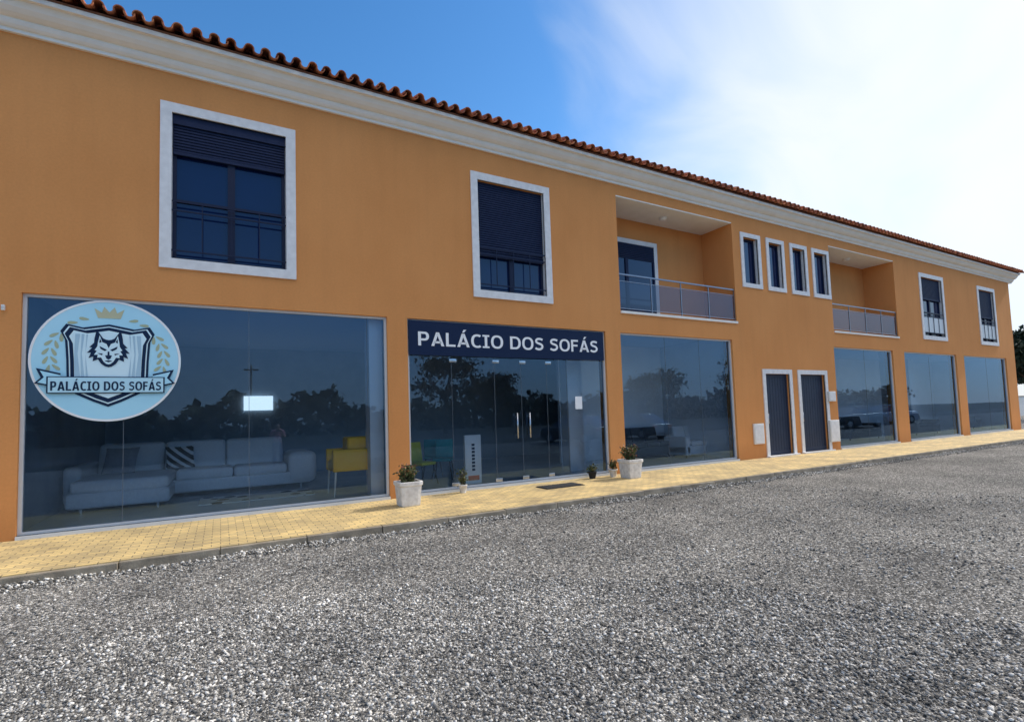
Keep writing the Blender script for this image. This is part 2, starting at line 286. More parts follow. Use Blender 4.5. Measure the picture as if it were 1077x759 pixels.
def shape_stones(x,y,smin,smax,pw=2.6,z0=-.12):
    n=len(x); s=smin+(smax-smin)*rng.random(n)**pw
    sc=np.stack([s,s*rng.uniform(.55,1,n),s*rng.uniform(.35,.7,n)],1)
    V=IV[None]*(1+rng.uniform(-.3,.3,(n,12,1)))*sc[:,None,:]
    tz=rng.normal(0,.4,n); V[:,:,2]+=V[:,:,0]*tz[:,None]
    a=rng.uniform(0,6.28,n); c,s_=np.cos(a),np.sin(a); X=V[:,:,0]*c[:,None]-V[:,:,1]*s_[:,None]; Y=V[:,:,0]*s_[:,None]+V[:,:,1]*c[:,None]
    V=np.stack([X+x[:,None],Y+y[:,None],V[:,:,2]+(z0+sc[:,2]*rng.uniform(.2,1.0,n))[:,None]],2)
    return V.reshape(-1,3)
def stones(n,rmin,rmax,smin,smax,pw=2.6):
    az=math.atan2(fw.x,fw.y); th=az+rng.uniform(-R(58),R(56),n); rr=np.sqrt(rng.uniform(rmin**2,rmax**2,n))
    x=rr*np.sin(th); y=-D+rr*np.cos(th)
    dens=.8+.15*np.sin(x*1.3+y*2.1+1)+.15*np.sin(x*2.9-y*1.3)-.05*x
    k=(y<-2.4)&(rng.random(n)<np.clip(dens,.3,1)); return shape_stones(x[k],y[k],smin,smax,pw)
nk=16000; xk=rng.uniform(-5,34,nk); dk=np.abs(rng.normal(0,.10,nk)); yk=-2.352-dk
Vs=np.concatenate([stones(110000,1.2,5.2,.004,.016,2.3),stones(60000,4.8,12,.006,.018,2.3),shape_stones(xk,yk,.008,.022,2,-.118+.05*np.exp(-dk/.07)*(.6+.4*np.sin(xk*2.3)))]); ns=len(Vs)//12
Fs=(IF[None]+(np.arange(ns)*12)[:,None,None]).reshape(-1,3)
o=link('gravel',npmesh('gravel',Vs,Fs),Mt['stones']); o['kind']='stuff'; tag(o,'loose grey and white gravel stones strewn over the yard','gravel')
# ------------------------------------------------------------------ building
ZT=3.48; dZ=.07
B=thing('commercial_building','long orange two storey building with shopfronts below and white cornice above','building',(-6,0,0)); ORI[B.name]=Vector((-6,0,0))
shops=[(19,409),(430,640),(656,774),(881,943),(955,1009.5),(1017.5,1062)]
SU=[(round(U(a,1.6),2),round(U(b,1.6),2)) for a,b in shops]
WU=[(U(168,5.4),U(311,5.4)),(U(496,5.4),U(579,5.4)),(U(968,5.4),U(993.5,5.4)),(U(1029,5.4),U(1047.5,5.4))]
NW=[(U(779,6),U(800,6)),(U(806,6),U(825,6)),(U(831,6),U(849,6)),(U(854,6),U(872,6))]
BU=[(U(650,5.5),U(772,5.5)),(U(874,5.5),U(942,5.5))]
DU=[(U(804,1.3),U(835,1.3)),(U(841,1.3),U(872,1.3))]
UE=round(U(1066.5,4),2); UL=-6.0
holes=[]
s_=.16
for a,b in SU: holes.append((a,b,.05,ZT,.3,'shop'))
for a,b in WU: holes.append((a+s_,b-s_,4.03+s_,6.77-s_,.22,'w'))
for a,b in NW: holes.append((a+.13,b-.13,5.1+.13,6.77-.13,.22,'n'))
for a,b in BU: holes.append((a,b,4.0,7.0,1.1,'b'))
for a,b in DU: holes.append((a+.14,b-.14,.02,2.65-.14,.2,'d'))
xs=sorted({UL,UE,*[h[0] for h in holes],*[h[1] for h in holes]}); zs=sorted({0,7.4,*[h[2] for h in holes],*[h[3] for h in holes]})
w=MB()
for i in range(len(xs)-1):
    for j in range(len(zs)-1):
        cx=(xs[i]+xs[i+1])/2; cz=(zs[j]+zs[j+1])/2
        hit=[h for h in holes if h[0]<cx<h[1] and h[2]<cz<h[3]]
        if not hit: w.quad((xs[i],0,zs[j]),(xs[i+1],0,zs[j]),(xs[i+1],0,zs[j+1]),(xs[i],0,zs[j+1]))
        if cz<3.6 and not any(h[5]=='shop' for h in hit): w.quad((xs[i],.3,zs[j]),(xs[i],.3,zs[j+1]),(xs[i+1],.3,zs[j+1]),(xs[i+1],.3,zs[j]))
for a,b,c,d,dp,kk in holes:
    w.quad((a,0,c),(a,0,d),(a,dp,d),(a,dp,c)); w.quad((b,0,c),(b,dp,c),(b,dp,d),(b,0,d))
    if kk!='b': w.quad((a,0,d),(b,0,d),(b,dp,d),(a,dp,d))
    w.quad((a,0,c),(a,dp,c),(b,dp,c),(b,0,c))
    if kk=='b': w.quad((a,dp,c),(b,dp,c),(b,dp,d),(a,dp,d))
YB=9.5
w.quad((UL,0,0),(UL,YB,0),(UL,YB,7.4),(UL,0,7.4)); w.quad((UE,0,0),(UE,YB,0),(UE,YB,7.4),(UE,0,7.4)); w.quad((UL,YB,0),(UE,YB,0),(UE,YB,7.4),(UL,YB,7.4))
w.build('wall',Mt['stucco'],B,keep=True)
prof=[(0.05,7.2),(-.05,7.2),(-.05,7.255),(-.08,7.26),(-.11,7.29),(-.13,7.33),(-.13,7.36),(-.17,7.37),(-.22,7.40),(-.27,7.45),(-.30,7.51),(-.31,7.53),(-.37,7.53),(-.37,7.60),(.05,7.60)]
MB().prism_x([(a,b+dZ) for a,b in prof],UL-.3,UE+.33).build('cornice',Mt['cream'],B)
c=MB(); c.box(UE+.003,UE+.33,.055,YB,7.2+dZ,7.6+dZ); c.build('side_cornice',Mt['cream'],B)
al=R(19); ca,sa=math.cos(al),math.sin(al); rf=MB(); E=(-.47,7.63+dZ); n=8
def arc(cu,dz,r,t,a0,a1,L0,L1,lift=0):
    vs=[]; 
    for Ls in (L0,L1):
        for rr in (r,r-t):
            for i in range(n+1):
                a=a0+(a1-a0)*i/n; off=rr*math.sin(a)+dz+lift
                vs.append((cu+rr*math.cos(a),E[0]+Ls*ca-off*sa*.5,E[1]+Ls*sa+off))
    m=n+1; fs=[]
    for i in range(n):
        fs+= [(i,i+1,m+i+1,m+i),(2*m+i,3*m+i,3*m+i+1,2*m+i+1),(i,2*m+i,2*m+i+1,i+1),(m+i,m+i+1,3*m+i+1,3*m+i)]
    rf.add(vs,fs)
x=UL-.35
while x<UE+.45:
    j=random.uniform(-.012,.012); jl=random.uniform(-.02,.02)
    arc(x+j,.055,.078,.015,-.15,math.pi+.15,jl,.45+jl,.01); arc(x,.045,.074,.014,0,math.pi,.4,5.7)
    arc(x+.125+j,.07,.075,.015,math.pi,2*math.pi,-.03+jl,.5); arc(x+.125,.06,.072,.014,math.pi,2*math.pi,.45,5.7)
    x+=.25
rf=rf.build('roof',Mt['tile'],B)
q0=7.605+dZ; q1=7.625+dZ
MB().prism_x([(E[0]+.08,q0),(E[0]+.08,q1),(YB/2,q1+(YB/2-E[0]-.08)*math.tan(al)),(YB+.4,q1),(YB+.4,q0)],UL-.38,UE+.38).build('roof_underlay',Mt['tileu'],rf)
def win(a,b,z0,z1,sw,kind,shut=.25,lbl=None,panel=False):
    s=MB(); s.box(a,b,-.03,.03,z1-sw,z1); s.box(a,b,-.034,.03,z0,z0+sw); s.box(a,a+sw,-.03,.03,z0+sw,z1-sw); s.box(b-sw,b,-.03,.03,z0+sw,z1-sw)
    s.box(a+sw,a+sw+.004,.03,.2,z0+sw,z1-sw); s.box(b-sw-.004,b-sw,.03,.2,z0+sw,z1-sw)
    S=s.build(kind,Mt['stone'],B)
    if lbl: S['label']=lbl
    A,Bb,Z0,Z1=a+sw+.004,b-sw-.004,z0+sw,z1-sw; f=MB(); t=.055; y0,y1=.11,.17; mid=(A+Bb)/2
    f.box(A,A+t,y0,y1,Z0,Z1); f.box(Bb-t,Bb,y0,y1,Z0,Z1); f.box(A+t,Bb-t,y0,y1,Z1-t,Z1); f.box(A+t,Bb-t,y0,y1,Z0,Z0+t)
    if kind=='upper_window':
        f.box(mid-.055,mid+.055,y0-.01,y1-.01,Z0+t,Z1-t); f.box(A+t,mid-.055,y0+.01,y1-.01,Z0+.98,Z0+1.03); f.box(mid+.055,Bb-t,y0+.01,y1-.01,Z0+.98,Z0+1.03)
    f.build('casement_frame',Mt['navyframe'],S)
    MB().box(A+t,Bb-t,.145,.155,Z0+t,Z1-t).build('pane',Mt['pane'],S)
    if kind=='upper_window':
        sh=MB(); zb=Z1-(Z1-Z0)*shut; z=Z1
        if shut<.3: sh.box(A,Bb,.03,.1,Z1-.16,Z1); z=Z1-.16
        while z>zb:
            sh.prism_x([(.085,z),(.065,z-.012),(.065,z-.04),(.085,z-.05)],A+.01,Bb-.01); z-=.05
        sh.box(A+.01,Bb-.01,.055,.095,z-.05,z)
        sh.build('roller_shutter',Mt['navyshut'],S)
        r=MB(); zt=Z0+.95
        for z in (Z0+.14,zt-.15,zt): r.box(A,Bb,-.008,.010,z-.012,z+.012)
        for i in (1,2,3): xx=A+(Bb-A)*i/4; r.box(xx-.008,xx+.008,-.006,.008,Z0+.14,zt)
        r.build('guard_rail',Mt['navyframe'],S)
        if panel: MB().box(A+.02,Bb-.02,.014,.022,Z0+.16,zt-.17).build('guard_panel',Mt['frostp'],S)
win(*WU[0],4.03,6.77,s_,'upper_window',.24); win(*WU[1],4.03,6.77,s_,'upper_window',.66,'window with its roller shutter mostly lowered')
win(*WU[2],4.03,6.77,s_,'upper_window',.35,panel=True); win(*WU[3],4.03,6.77,s_,'upper_window',.5,panel=True)
for a,b in NW: win(a,b,5.1,6.77,.13,'narrow_window')
for bi,(a,b) in enumerate(BU):
    N_=MB().box(a-.004,b+.004,-.04,1.09,3.965,4.03).build('balcony',Mt['cream'],B)
    MB().box(a+.002,b-.002,.0,1.098,6.97,7.0).build('ceiling',Mt['cream'],N_)
    r=MB(); zt=4.98; r.box(a,b,.03,.07,zt-.018,zt+.018); r.box(a,b,.04,.06,4.10,4.12); r.box(a,b,.04,.06,4.80,4.815)
    nseg=4
    for i in range(nseg+1):
        xx=a+.014+(b-a-.028)*i/nseg; r.box(xx-.012,xx+.012,.035,.06,4.03,zt-.02)
    r.build('railing',Mt['dsteel'],N_)
    for i in range(nseg):
        x0=a+.03+(b-a-.028)*i/nseg; x1=a-.002+(b-a-.028)*(i+1)/nseg
        MB().quad((x0,.05,4.13),(x1,.05,4.13),(x1,.05,4.79),(x0,.05,4.79)).build('glass_panel',Mt['frost'],N_,keep=True)
    d0=a+.05; d1=U(691,5.5,1.1) if bi==0 else a+1.2
    s=MB(); s.box(d0,d0+.13,1.05,1.1,4.03,6.4); s.box(d1-.13,d1,1.05,1.1,4.03,6.4); s.box(d0+.13,d1-.13,1.05,1.1,6.27,6.4)
    s=s.build('balcony_door',Mt['stone'],N_)
    MB().box(d0+.13,d1-.13,1.08,1.095,4.03,6.27).build('door_glass',Mt['pane'],N_)
    sh=MB(); z=6.27
    while z>5.85: sh.prism_x([(1.078,z),(1.058,z-.012),(1.058,z-.04),(1.078,z-.05)],d0+.13,d1-.13); z-=.05
    xx=(d0+d1)/2; sh.box(xx-.05,xx+.05,1.05,1.078,4.03,z); sh.box(d0+.13,d0+.19,1.05,1.078,4.03,z); sh.box(d1-.19,d1-.13,1.05,1.078,4.03,z)
    sh.build('door_shutter',Mt['navyshut'],N_)
    MB().lathe(((a+b)/2,.55,6.9),[(.0,0),(.09,.0),(.11,.03),(.11,.07)],16).build('ceiling_lamp',Mt['white'],N_,smooth=True)
for a,b in DU:
    s=MB(); s.box(a,a+.14,-.03,.03,0,2.51); s.box(b-.14,b,-.03,.03,0,2.51); s.box(a,b,-.03,.03,2.51,2.65); s.box(a-.02,b+.02,-.12,.03,.002,.04)
    S=s.build('entrance_door',Mt['stone'],B); A=a+.14; Bb=b-.14
    f=MB(); f.box(A,Bb,.1,.14,.04,2.51); 
    f.box(A,A+.06,.08,.1,.04,2.51); f.box(Bb-.06,Bb,.08,.1,.04,2.51); f.box(A+.06,Bb-.06,.08,.1,2.42,2.51); f.box(A+.06,Bb-.06,.08,.1,.04,.16)
    xx=A+.06
    while xx<Bb-.07: f.box(xx+.006,min(xx+.13,Bb-.06),.094,.1,.16,2.42); xx+=.137
    f.build('door_leaf',Mt['doorblue'],S)
    h=MB(); h.tube((A+.1,.03,1.0),(A+.1,.03,1.3),.012); h.tube((A+.1,.03,1.05),(A+.1,.09,1.05),.01); h.tube((A+.1,.03,1.25),(A+.1,.09,1.25),.01); h.build('door_handle',Mt['steel'],S,smooth=True)
splits=[[130,262,387],[476,521,549,576,597],[702,738],[912],[980],[1040]]
for si,(a,b) in enumerate(SU):
    f=MB(); t=.045
    f.box(a,a+t,.06,.14,.05,ZT); f.box(b-t,b,.06,.14,.05,ZT); f.box(a+t,b-t,.06,.14,ZT-t,ZT); f.box(a+t,b-t,.06,.14,.05,.09)
    f.box(a-.0,b+.0,-.03,.06,.001,.05)
    S=f.build('shopfront',Mt['alu'],B)
    us=[a+t]+[U(p,1.6,.1) for p in splits[si]]+[b-t]
    for i in range(len(us)-1):
        MB().quad((us[i]+.003,.1,.09),(us[i+1]-.003,.1,.09),(us[i+1]-.003,.1,ZT-t),(us[i]+.003,.1,ZT-t)).build('glass_pane',Mt['glass'],S,keep=True)
    for u in us[1:-1]: MB().box(u-.003,u+.003,.097,.104,.09,ZT-t).build('pane_joint',Mt['joint'],S)
    if si==1:
        u0=U(549,1.6,.1)
        for q in (-.16,.16):
            h=MB(); h.tube((u0+q,.03,1.0),(u0+q,.03,1.55),.016); h.tube((u0+q,.03,1.08),(u0+q,.1,1.08),.01); h.tube((u0+q,.03,1.47),(u0+q,.1,1.47),.01); h.build('door_handle',Mt['steel'],S,smooth=True)
        for p in (476,521,549,576):
            u=U(p,2.7,.1)
            for z in (2.64,.1): MB().box(u-.08,u+.08,.085,.115,z,z+.07).build('door_fitting',Mt['steel'],S,bevel=.005,seg=2)
fl=MB(); fl.box(UL,UE,.3,YB-.02,-.1,.05); fl.build('interior_floor',Mt['floorin'],B)
MB().box(UL+.02,UE-.02,.302,YB-.02,3.62,3.7).build('interior_ceiling',Mt['ceil'],B)
YR=6.5
MB().box(UL+.02,UE-.02,YR,YR+.1,.05,3.62).build('rear_wall',Mt['wallgrey'],B)
MB().box(UL+.01,UL+.1,.302,YR,.05,3.62).build('partition_wall',Mt['wallgrey'],B)
MB().box(SU[0][0]-.16,SU[0][0]-.04,.302,YR,.052,3.618).build('partition_wall',Mt['wallgrey'],B)
for u,mm in ((SU[2][1]+.1,'wallin'),(DU[1][1]+.15,'wallin'),(UE-.1,'wallin')): MB().box(u,u+.08,.302,YR,.052,3.618).build('partition_wall',Mt[mm],B)
MB().box(SU[2][0]+.1,SU[2][1]+.09,2.9,3.0,.052,3.618).build('partition_wall',Mt['wallin'],B)
MB().box(DU[1][1]+.24,UE-.11,3.4,3.5,.052,3.618).build('partition_wall',Mt['wallin'],B)
for p0,p1,y in ((389,403,.32),(598,613,.9),(938,947,.5),(958,965,2.5)):
    u0=U(p0,1.6,y); u1=U(p1,1.6,y); u1=min(u1,u0+.5); MB().box(u0,u1,y,y+.35,.052,3.618).build('interior_column',Mt['wallin'],B)
# ------------------------------------------------------------------ shop sign
u0,u1=SU[1]; u0+=.03; u1-=.06
S=thing('shop_sign','navy rectangular sign with white capital letters above the glass shop entrance','sign',(u0,0.02,2.76)); 
MB().box(u0,u1,.02,.05,2.76,3.45).build('sign_board',Mt['navy'],S)
letters('PALÁCIO DOS SOFÁS',U(440,3.1),U(629,3.1),2.95,3.23,.016).build('lettering',Mt['white'],S,keep=True)
# round emblem
RC=(-1.477,2.53); RR=.92
LG=thing('round_emblem_sign','round pale blue sticker sign with crowned wolf crest on left shop window','sign',(RC[0],.03,RC[1]-RR))
def lp(pts): return [(RC[0]+RR*x,RC[1]+RR*z) for x,z in pts]
def flat(mb,pts,layer):
    y=.045-.004*layer; mb.add([(x,y,z) for x,z in lp(pts)],[tuple(range(len(pts)))]); return mb
circ=lambda r,n=96,cx=0,cz=0:[(cx+r*math.cos(2*math.pi*i/n),cz+r*math.sin(2*math.pi*i/n)) for i in range(n)]
m=MB(); m.prism_y(lp(circ(1)),.045,.06); m.build('disc',Mt['skyblue'],LG)
m=MB()
for i in range(96):
    a0=2*math.pi*i/96; a1=2*math.pi*(i+1)/96
    m.add([(RC[0]+RR*r*math.cos(a),.041,RC[1]+RR*r*math.sin(a)) for r,a in ((.965,a0),(.998,a0),(.998,a1),(.965,a1))],[(0,1,2,3)])
m.build('rim_line',Mt['white'],LG)
m=MB()
flat(m,[(-.15,.70),(-.20,.86),(-.10,.79),(-.07,.89),(-.0,.80),(.07,.89),(.10,.79),(.20,.86),(.15,.70)],1)
m.build('crown',Mt['goldc'],LG)
for s in (-1,1):
    m=MB()
    for i in range(8):
        a=R(114+i*12)
        for rr_,tw in ((.70,.55),(.80,-.55)):
            an=a if s<0 else math.pi-a
            cx,cz=rr_*math.cos(an)*1.0,rr_*math.sin(an)*.84+.06
            if abs(cx)<.60 and cz<.6: continue
            d=(an-math.pi/2) if s<0 else (an+math.pi/2); d+=tw*(1 if s<0 else -1)
            pts=[]
            for k in range(10):
                q=2*math.pi*k/10; lx=.068*math.cos(q); lz=.024*math.sin(q)*(1-.4*math.cos(q)); pts.append((cx+lx*math.cos(d)-lz*math.sin(d),cz+lx*math.sin(d)+lz*math.cos(d)))
            flat(m,pts,1)
    m.build('wreath',Mt['gold'],LG)
def shield(s):
    pts=[(-.55,.58),(-.34,.53),(0,.60),(.34,.53),(.55,.58),(.62,.46),(.56,.32),(.54,.0),(.53,-.35),(.42,-.55),(.18,-.68),(0,-.76),(-.18,-.68),(-.42,-.55),(-.53,-.35),(-.54,0),(-.56,.32),(-.62,.46)]
    return [(x*s,(z)*s) for x,z in pts]
m=MB(); flat(m,shield(1.0),2); m.build('shield_border',Mt['ink'],LG)
m=MB(); flat(m,shield(.94),3); m.build('shield_field',Mt['icy'],LG)
m=MB(); flat(m,shield(.91),4); m.build('shield_inner_line',Mt['ink'],LG)
m=MB(); flat(m,shield(.82),5); m.build('shield_panel',Mt['icy'],LG)
for s in (-1,1):
    for x0,w_ in ((.43,.06),(.35,.035),(.29,.02)): m=MB(); flat(m,[(s*x0,.42),(s*(x0-w_),.42),(s*(x0-w_+.03),.1),(s*(x0-w_-.01),-.3),(s*x0,-.3),(s*(x0+.01),.1)],6); m.build('shield_drape',Mt['fold'],LG,keep=True)
def sym(h): return h+[(-x,z) for x,z in reversed(h) if abs(x)>1e-6]
head=[(0,.27),(.05,.28),(.10,.31),(.21,.50),(.245,.30),(.25,.20),(.33,.10),(.28,.09),(.37,-.03),(.30,-.02),(.34,-.15),(.26,-.11),(.27,-.22),(.18,-.17),(.13,-.27),(.06,-.33),(0,-.35)]
m=MB(); flat(m,[(x*.76,z*.72+.14) for x,z in sym(head)],7); m.build('wolf_head',Mt['ink'],LG)
m=MB(); q=.70
def qf(pts,l): flat(m,[(x*q,z*q+.13) for x,z in pts],l)
face=[(0,.10),(.04,.20),(.12,.24),(.17,.40),(.20,.24),(.21,.14),(.26,.05),(.22,.03),(.27,-.06),(.20,-.06),(.21,-.13),(.14,-.12),(.09,-.22),(.04,-.27),(0,-.28)]
qf(sym(face),8); m.build('wolf_face',Mt['icy'],LG)
m=MB()
for s in (-1,1):
    qf([(s*.03,.06),(s*.17,.145),(s*.15,.08),(s*.07,.03)],9); qf([(s*.13,.24),(s*.165,.33),(s*.175,.22)],9); qf([(s*.11,-.03),(s*.21,-.02),(s*.12,-.07)],9)
qf([(-.065,-.07),(.065,-.07),(.04,-.14),(0,-.17),(-.04,-.14)],9); qf([(-.08,-.20),(0,-.185),(.08,-.20),(0,-.23)],9); qf([(-.015,.02),(.015,.02),(.02,-.07),(-.02,-.07)],9)
m.build('wolf_face_marks',Mt['ink'],LG,keep=True)
for s in (-1,1):
    m=MB(); flat(m,[(s*.6,-.46),(s*.92,-.38),(s*.84,-.29),(s*.90,-.14),(s*.6,-.22)],7); rb=m.build('ribbon_tail',Mt['ink'],LG)
    m=MB(); flat(m,[(s*.6,-.44),(s*.875,-.365),(s*.80,-.285),(s*.85,-.18),(s*.6,-.25)],8); m.build('ribbon_tail_face',Mt['skyblue'],rb)
m=MB(); flat(m,[(-.77,-.27),(.77,-.27),(.77,-.54),(-.77,-.54)],9); m.build('ribbon_border',Mt['ink'],LG)
m=MB(); flat(m,[(-.75,-.285),(.75,-.285),(.75,-.525),(-.75,-.525)],10); m.build('ribbon',Mt['ribbon'],LG)
letters('PALÁCIO DOS SOFÁS',RC[0]-.72*RR,RC[0]+.72*RR,RC[1]-.495*RR,RC[1]-.35*RR,.001,.235).build('lettering',Mt['ink'],LG,keep=True)
# ------------------------------------------------------------------ things on the wall
def wbox(name,lab,cat,p0,p1,z0,z1,dep):
    a,b=U(p0,(z0+z1)/2),U(p1,(z0+z1)/2); t=thing(name,lab,cat,(a,0,z0))
    MB().box(a,b,-dep,-.002,z0,z1).build('casing',Mt['box'],t,bevel=.008,seg=2)
    MB().box(a+.04,b-.04,-dep-.008,-dep-.001,z0+.04,z1-.04).build('cover',Mt['stone'],t)
    return t
wbox('meter_box','pale grey meter box low on wall left of the first door','meter box',792,802.5,.42,1.02,.05)
wbox('meter_box','white utility cabinet low on wall right of the second door','meter box',871,880.5,.28,1.0,.09)
wbox('letter_box','small grey letter box at head height beside second door','letter box',869,876,1.62,1.95,.1)
wbox('alarm_box','small white alarm box beside left shop window top','alarm box',2,6,3.2,3.28,.05)
# ------------------------------------------------------------------ pavement things
def rpot(name,lab,cat,u,y,w0,w1,h,mk,group,ph,z=0,n=420,sz=.035,flowers=30):
    t=thing(name,lab,cat,(u,y,z),group)
    m=MB(); o=.5
    prof=[(w0*o*.94,0),(w0*o,.02),(w1*o*.95,h*.82),(w1*o*1.04,h*.85),(w1*o*1.05,h*.98),(w1*o*1.02,h),(w1*o*.92,h),(w1*o*.88,h*.9),(0.001,h*.9)]
    if mk=='sq':
        K=28
        def ring(r):
            out=[]
            for i in range(K):
                a=2*math.pi*(i+.5)/K; cs,sn=math.cos(a),math.sin(a); p=11; q=(abs(cs)**p+abs(sn)**p)**(-1/p); out.append((r*q*cs,r*q*sn))
            return out
        vs=[];fs=[]
        for r0,z0 in prof: vs+=[(u+a,y+b,z+z0) for a,b in ring(r0)]
        for q in range(len(prof)-1):
            for i in range(K): j=(i+1)%K; fs.append((q*K+i,q*K+j,(q+1)*K+j,(q+1)*K+i))
        m.add(vs,fs); m.build('pot',Mt['concrete'],t)
    else: m.lathe((u,y,z),prof,20); m.build('pot',Mt[mk],t,smooth=True)
    MB().lathe((u,y,z+h*.91),[(w1*.42,0),(w1*.3,.015),(.001,.02)],12).build('soil',Mt['soil'],t)
    st=MB(); C=[]
    ns=14
    for i in range(ns):
        a=6.28*i/ns+random.uniform(-.3,.3); L=ph*random.uniform(.5,1.1); sp=random.uniform(.1,.5)*w1*1.0
        p0=Vector((u+.05*w1*math.cos(a),y+.05*w1*math.sin(a),z+h*.9)); p1=Vector((u+sp*math.cos(a),y+sp*math.sin(a),z+h+L)); st.tube(p0,p1,.005,5,.002)
        for k in range(n//ns): q=random.uniform(.2,1.05); c=p0.lerp(p1,q); C.append(c+Vector([random.gauss(0,.035) for _ in range(3)]))
    st.build('stem',Mt['bark'],t)
    V,Fc=leaves(np.array([c-Vector((u,y,z)) for c in C]),sz); link('foliage',npmesh('foliage',V,Fc),Mt['leaf'],t,Vector((u,y,z)))
    if flowers:
        idx=rng.choice(len(C),flowers,replace=False); CC=np.array([C[i]-Vector((u,y,z))+Vector((0,0,.02)) for i in idx]); V,Fc=leaves(CC,.022,.9); link('flowers',npmesh('flowers',V,Fc),Mt['flower'],t,Vector((u,y,z)))
    return t
G='square planters along the shopfront'
rpot('planter','square white concrete planter with leafy plant left of the glass entrance','planter',2.85,-.9,.34,.41,.42,'sq',G,.25,n=800,sz=.03,flowers=60)
rpot('planter','square white concrete planter with leafy plant right of the glass entrance','planter',8.12,-.75,.34,.42,.42,'sq',G,.25,n=800,sz=.03,flowers=140)
rpot('potted_plant','small potted plant on the pavement beside white display stand','potted plant',U(487,.1,-.2),-.2,.12,.17,.16,'concrete','small potted plants',.28,n=160,sz=.03,flowers=0)
rpot('potted_plant','small dark potted plant just left of the right planter, nearer the door','potted plant',U(623,.1,-.25),-.25,.14,.2,.16,'tyre','small potted plants',.15,n=160,sz=.03,flowers=0)
rpot('potted_plant','small potted plant touching the left side of the right planter','potted plant',U(645,.1,-.35),-.35,.14,.2,.18,'concrete','small potted plants',.2,n=160,sz=.03,flowers=5)
dm=MB(); u=6.15; 
for i in range(10): dm.box(u-.45+i*.091,u-.45+i*.091+.075,-.98,-.58,.012,.022)
dm.box(u-.47,u+.47,-1.0,-.56,.003,.012); tag(dm.build('door_mat',Mt['rubber'],origin=(u,-.78,0)),'black rubber door mat on yellow pavement before shop entrance','door mat')
# ------------------------------------------------------------------ furniture
ZF=.05
def sofa_L():
    t=thing('corner_sofa','light grey L shaped corner sofa behind the left shop window','sofa',(-.2,3,ZF)); Fb=Mt['fabric']
    MB().box(-2.25,1.8,2.85,4.1,ZF+.09,ZF+.36).build('base',Fb,t,bevel=.07,seg=4)
    MB().box(-2.3,-.8,1.65,2.84,ZF+.09,ZF+.36).build('chaise_base',Fb,t,bevel=.08,seg=4)
    MB().box(-2.25,-.82,1.68,3.5,ZF+.34,ZF+.56).build('chaise_cushion',Fb,t,bevel=.10,seg=5)
    for a,b in ((-.80,.24),(.25,1.3)): MB().box(a,b,2.82,3.8,ZF+.34,ZF+.56).build('seat_cushion',Fb,t,bevel=.10,seg=5)
    for a,b in ((-2.2,-1.06),(-1.05,.1),(.11,1.3)): MB().prism_x([(3.6,ZF+.5),(4.12,ZF+.45),(4.25,ZF+1.10),(3.95,ZF+1.14)],a,b).build('back_cushion',Fb,t,bevel=.11,seg=5)
    MB().box(1.32,1.92,2.8,4.15,ZF+.1,ZF+.80).build('armrest',Fb,t,bevel=.19,seg=6)
    MB().box(-2.46,-2.2,2.3,4.15,ZF+.1,ZF+.78).build('armrest',Fb,t,bevel=.1,seg=5)
    for x,y in ((-2.1,1.8),(-1.0,1.8),(1.6,3.0),(-2.1,4.0),(1.6,4.0)): MB().tube((x,y,ZF),(x,y,ZF+.12),.025).build('leg',Mt['steel'],t)
sofa_L()
tag(MB().box(-.35,1.65,1.35,2.35,ZF+.001,ZF+.014).build('rug',Mt['rug'],origin=(.6,1.8,ZF)),'black and white patterned rug on floor before corner sofa','rug')
def cushion(lab,x,y,z,w_,rx,rz,m_):
    bm=bmesh.new(); bmesh.ops.create_grid(bm,x_segments=10,y_segments=10,size=.5)
    P=[v.co.copy() for v in bm.verts]; fs=[tuple(v.index for v in f.verts) for f in bm.faces]; bm.free()
    mb=MB(); 
    for s in (1,-1): mb.add([(p.x*w_*(1-.06*(1-(2*p.y)**2)),p.y*w_*(1-.06*(1-(2*p.x)**2)),s*.09*((1-(2*p.x)**2)*(1-(2*p.y)**2))**.45 if abs(p.x)<.499 and abs(p.y)<.499 else 0) for p in P],fs)
    o=mb.build('cushion',m_,smooth=True); o.location=(x,y,z); o.rotation_euler=(rx,0,rz); return tag(o,lab,'cushion','loose cushions on the corner sofa')
cushion('plain mid grey cushion leaning on the corner sofa',-1.75,3.25,ZF+.80,.58,R(62),R(-12),Mt['midfab'])
cushion('black and white striped cushion on the corner sofa',-.75,3.4,ZF+.80,.52,R(60),R(8),Mt['stripe'])
def chair(name,lab,u,y,rz,mf,ml,grp=None,k=1.0):
    t=thing(name,lab,'chair',(u,y,ZF),grp)
    m=MB(); m.box(u-.22*k,u+.22*k,y-.22*k,y+.22*k,ZF+.43*k,ZF+.50*k); m.build('seat',mf,t,bevel=.03)
    m=MB(); m.prism_x([(y+.18*k,ZF+.5*k),(y+.23*k,ZF+.5*k),(y+.3*k,ZF+.92*k),(y+.25*k,ZF+.93*k)],u-.21*k,u+.21*k); m.build('backrest',mf,t,bevel=.02)
    for a in (-1,1):
        for b in (-1,1): MB().tube((u+a*.17*k,y+b*.17*k,ZF+.44*k),(u+a*.24*k,y+b*.24*k,ZF),.014,8,.01).build('leg',ml,t)
    t.rotation_euler=(0,0,rz)
G='chairs behind the entrance glass'
chair('dining_chair','lime green chair behind the entrance glass near left edge',U(444,.5,1.2),1.2,R(25),Mt['green'],Mt['blackm'],G)
chair('dining_chair','teal chair behind the entrance glass beside white display stand',U(466,.5,1.8),1.8,R(-30),Mt['teal'],Mt['blackm'],G)
chair('dining_chair','teal chair farther back behind the lime green chair',U(455,.5,2.7),2.7,R(160),Mt['teal'],Mt['blackm'],G)
u,y=1.86,.55; t=thing('armchair','boxy mustard yellow armchair on thin pale legs beside left window column','armchair',(u,y,ZF))
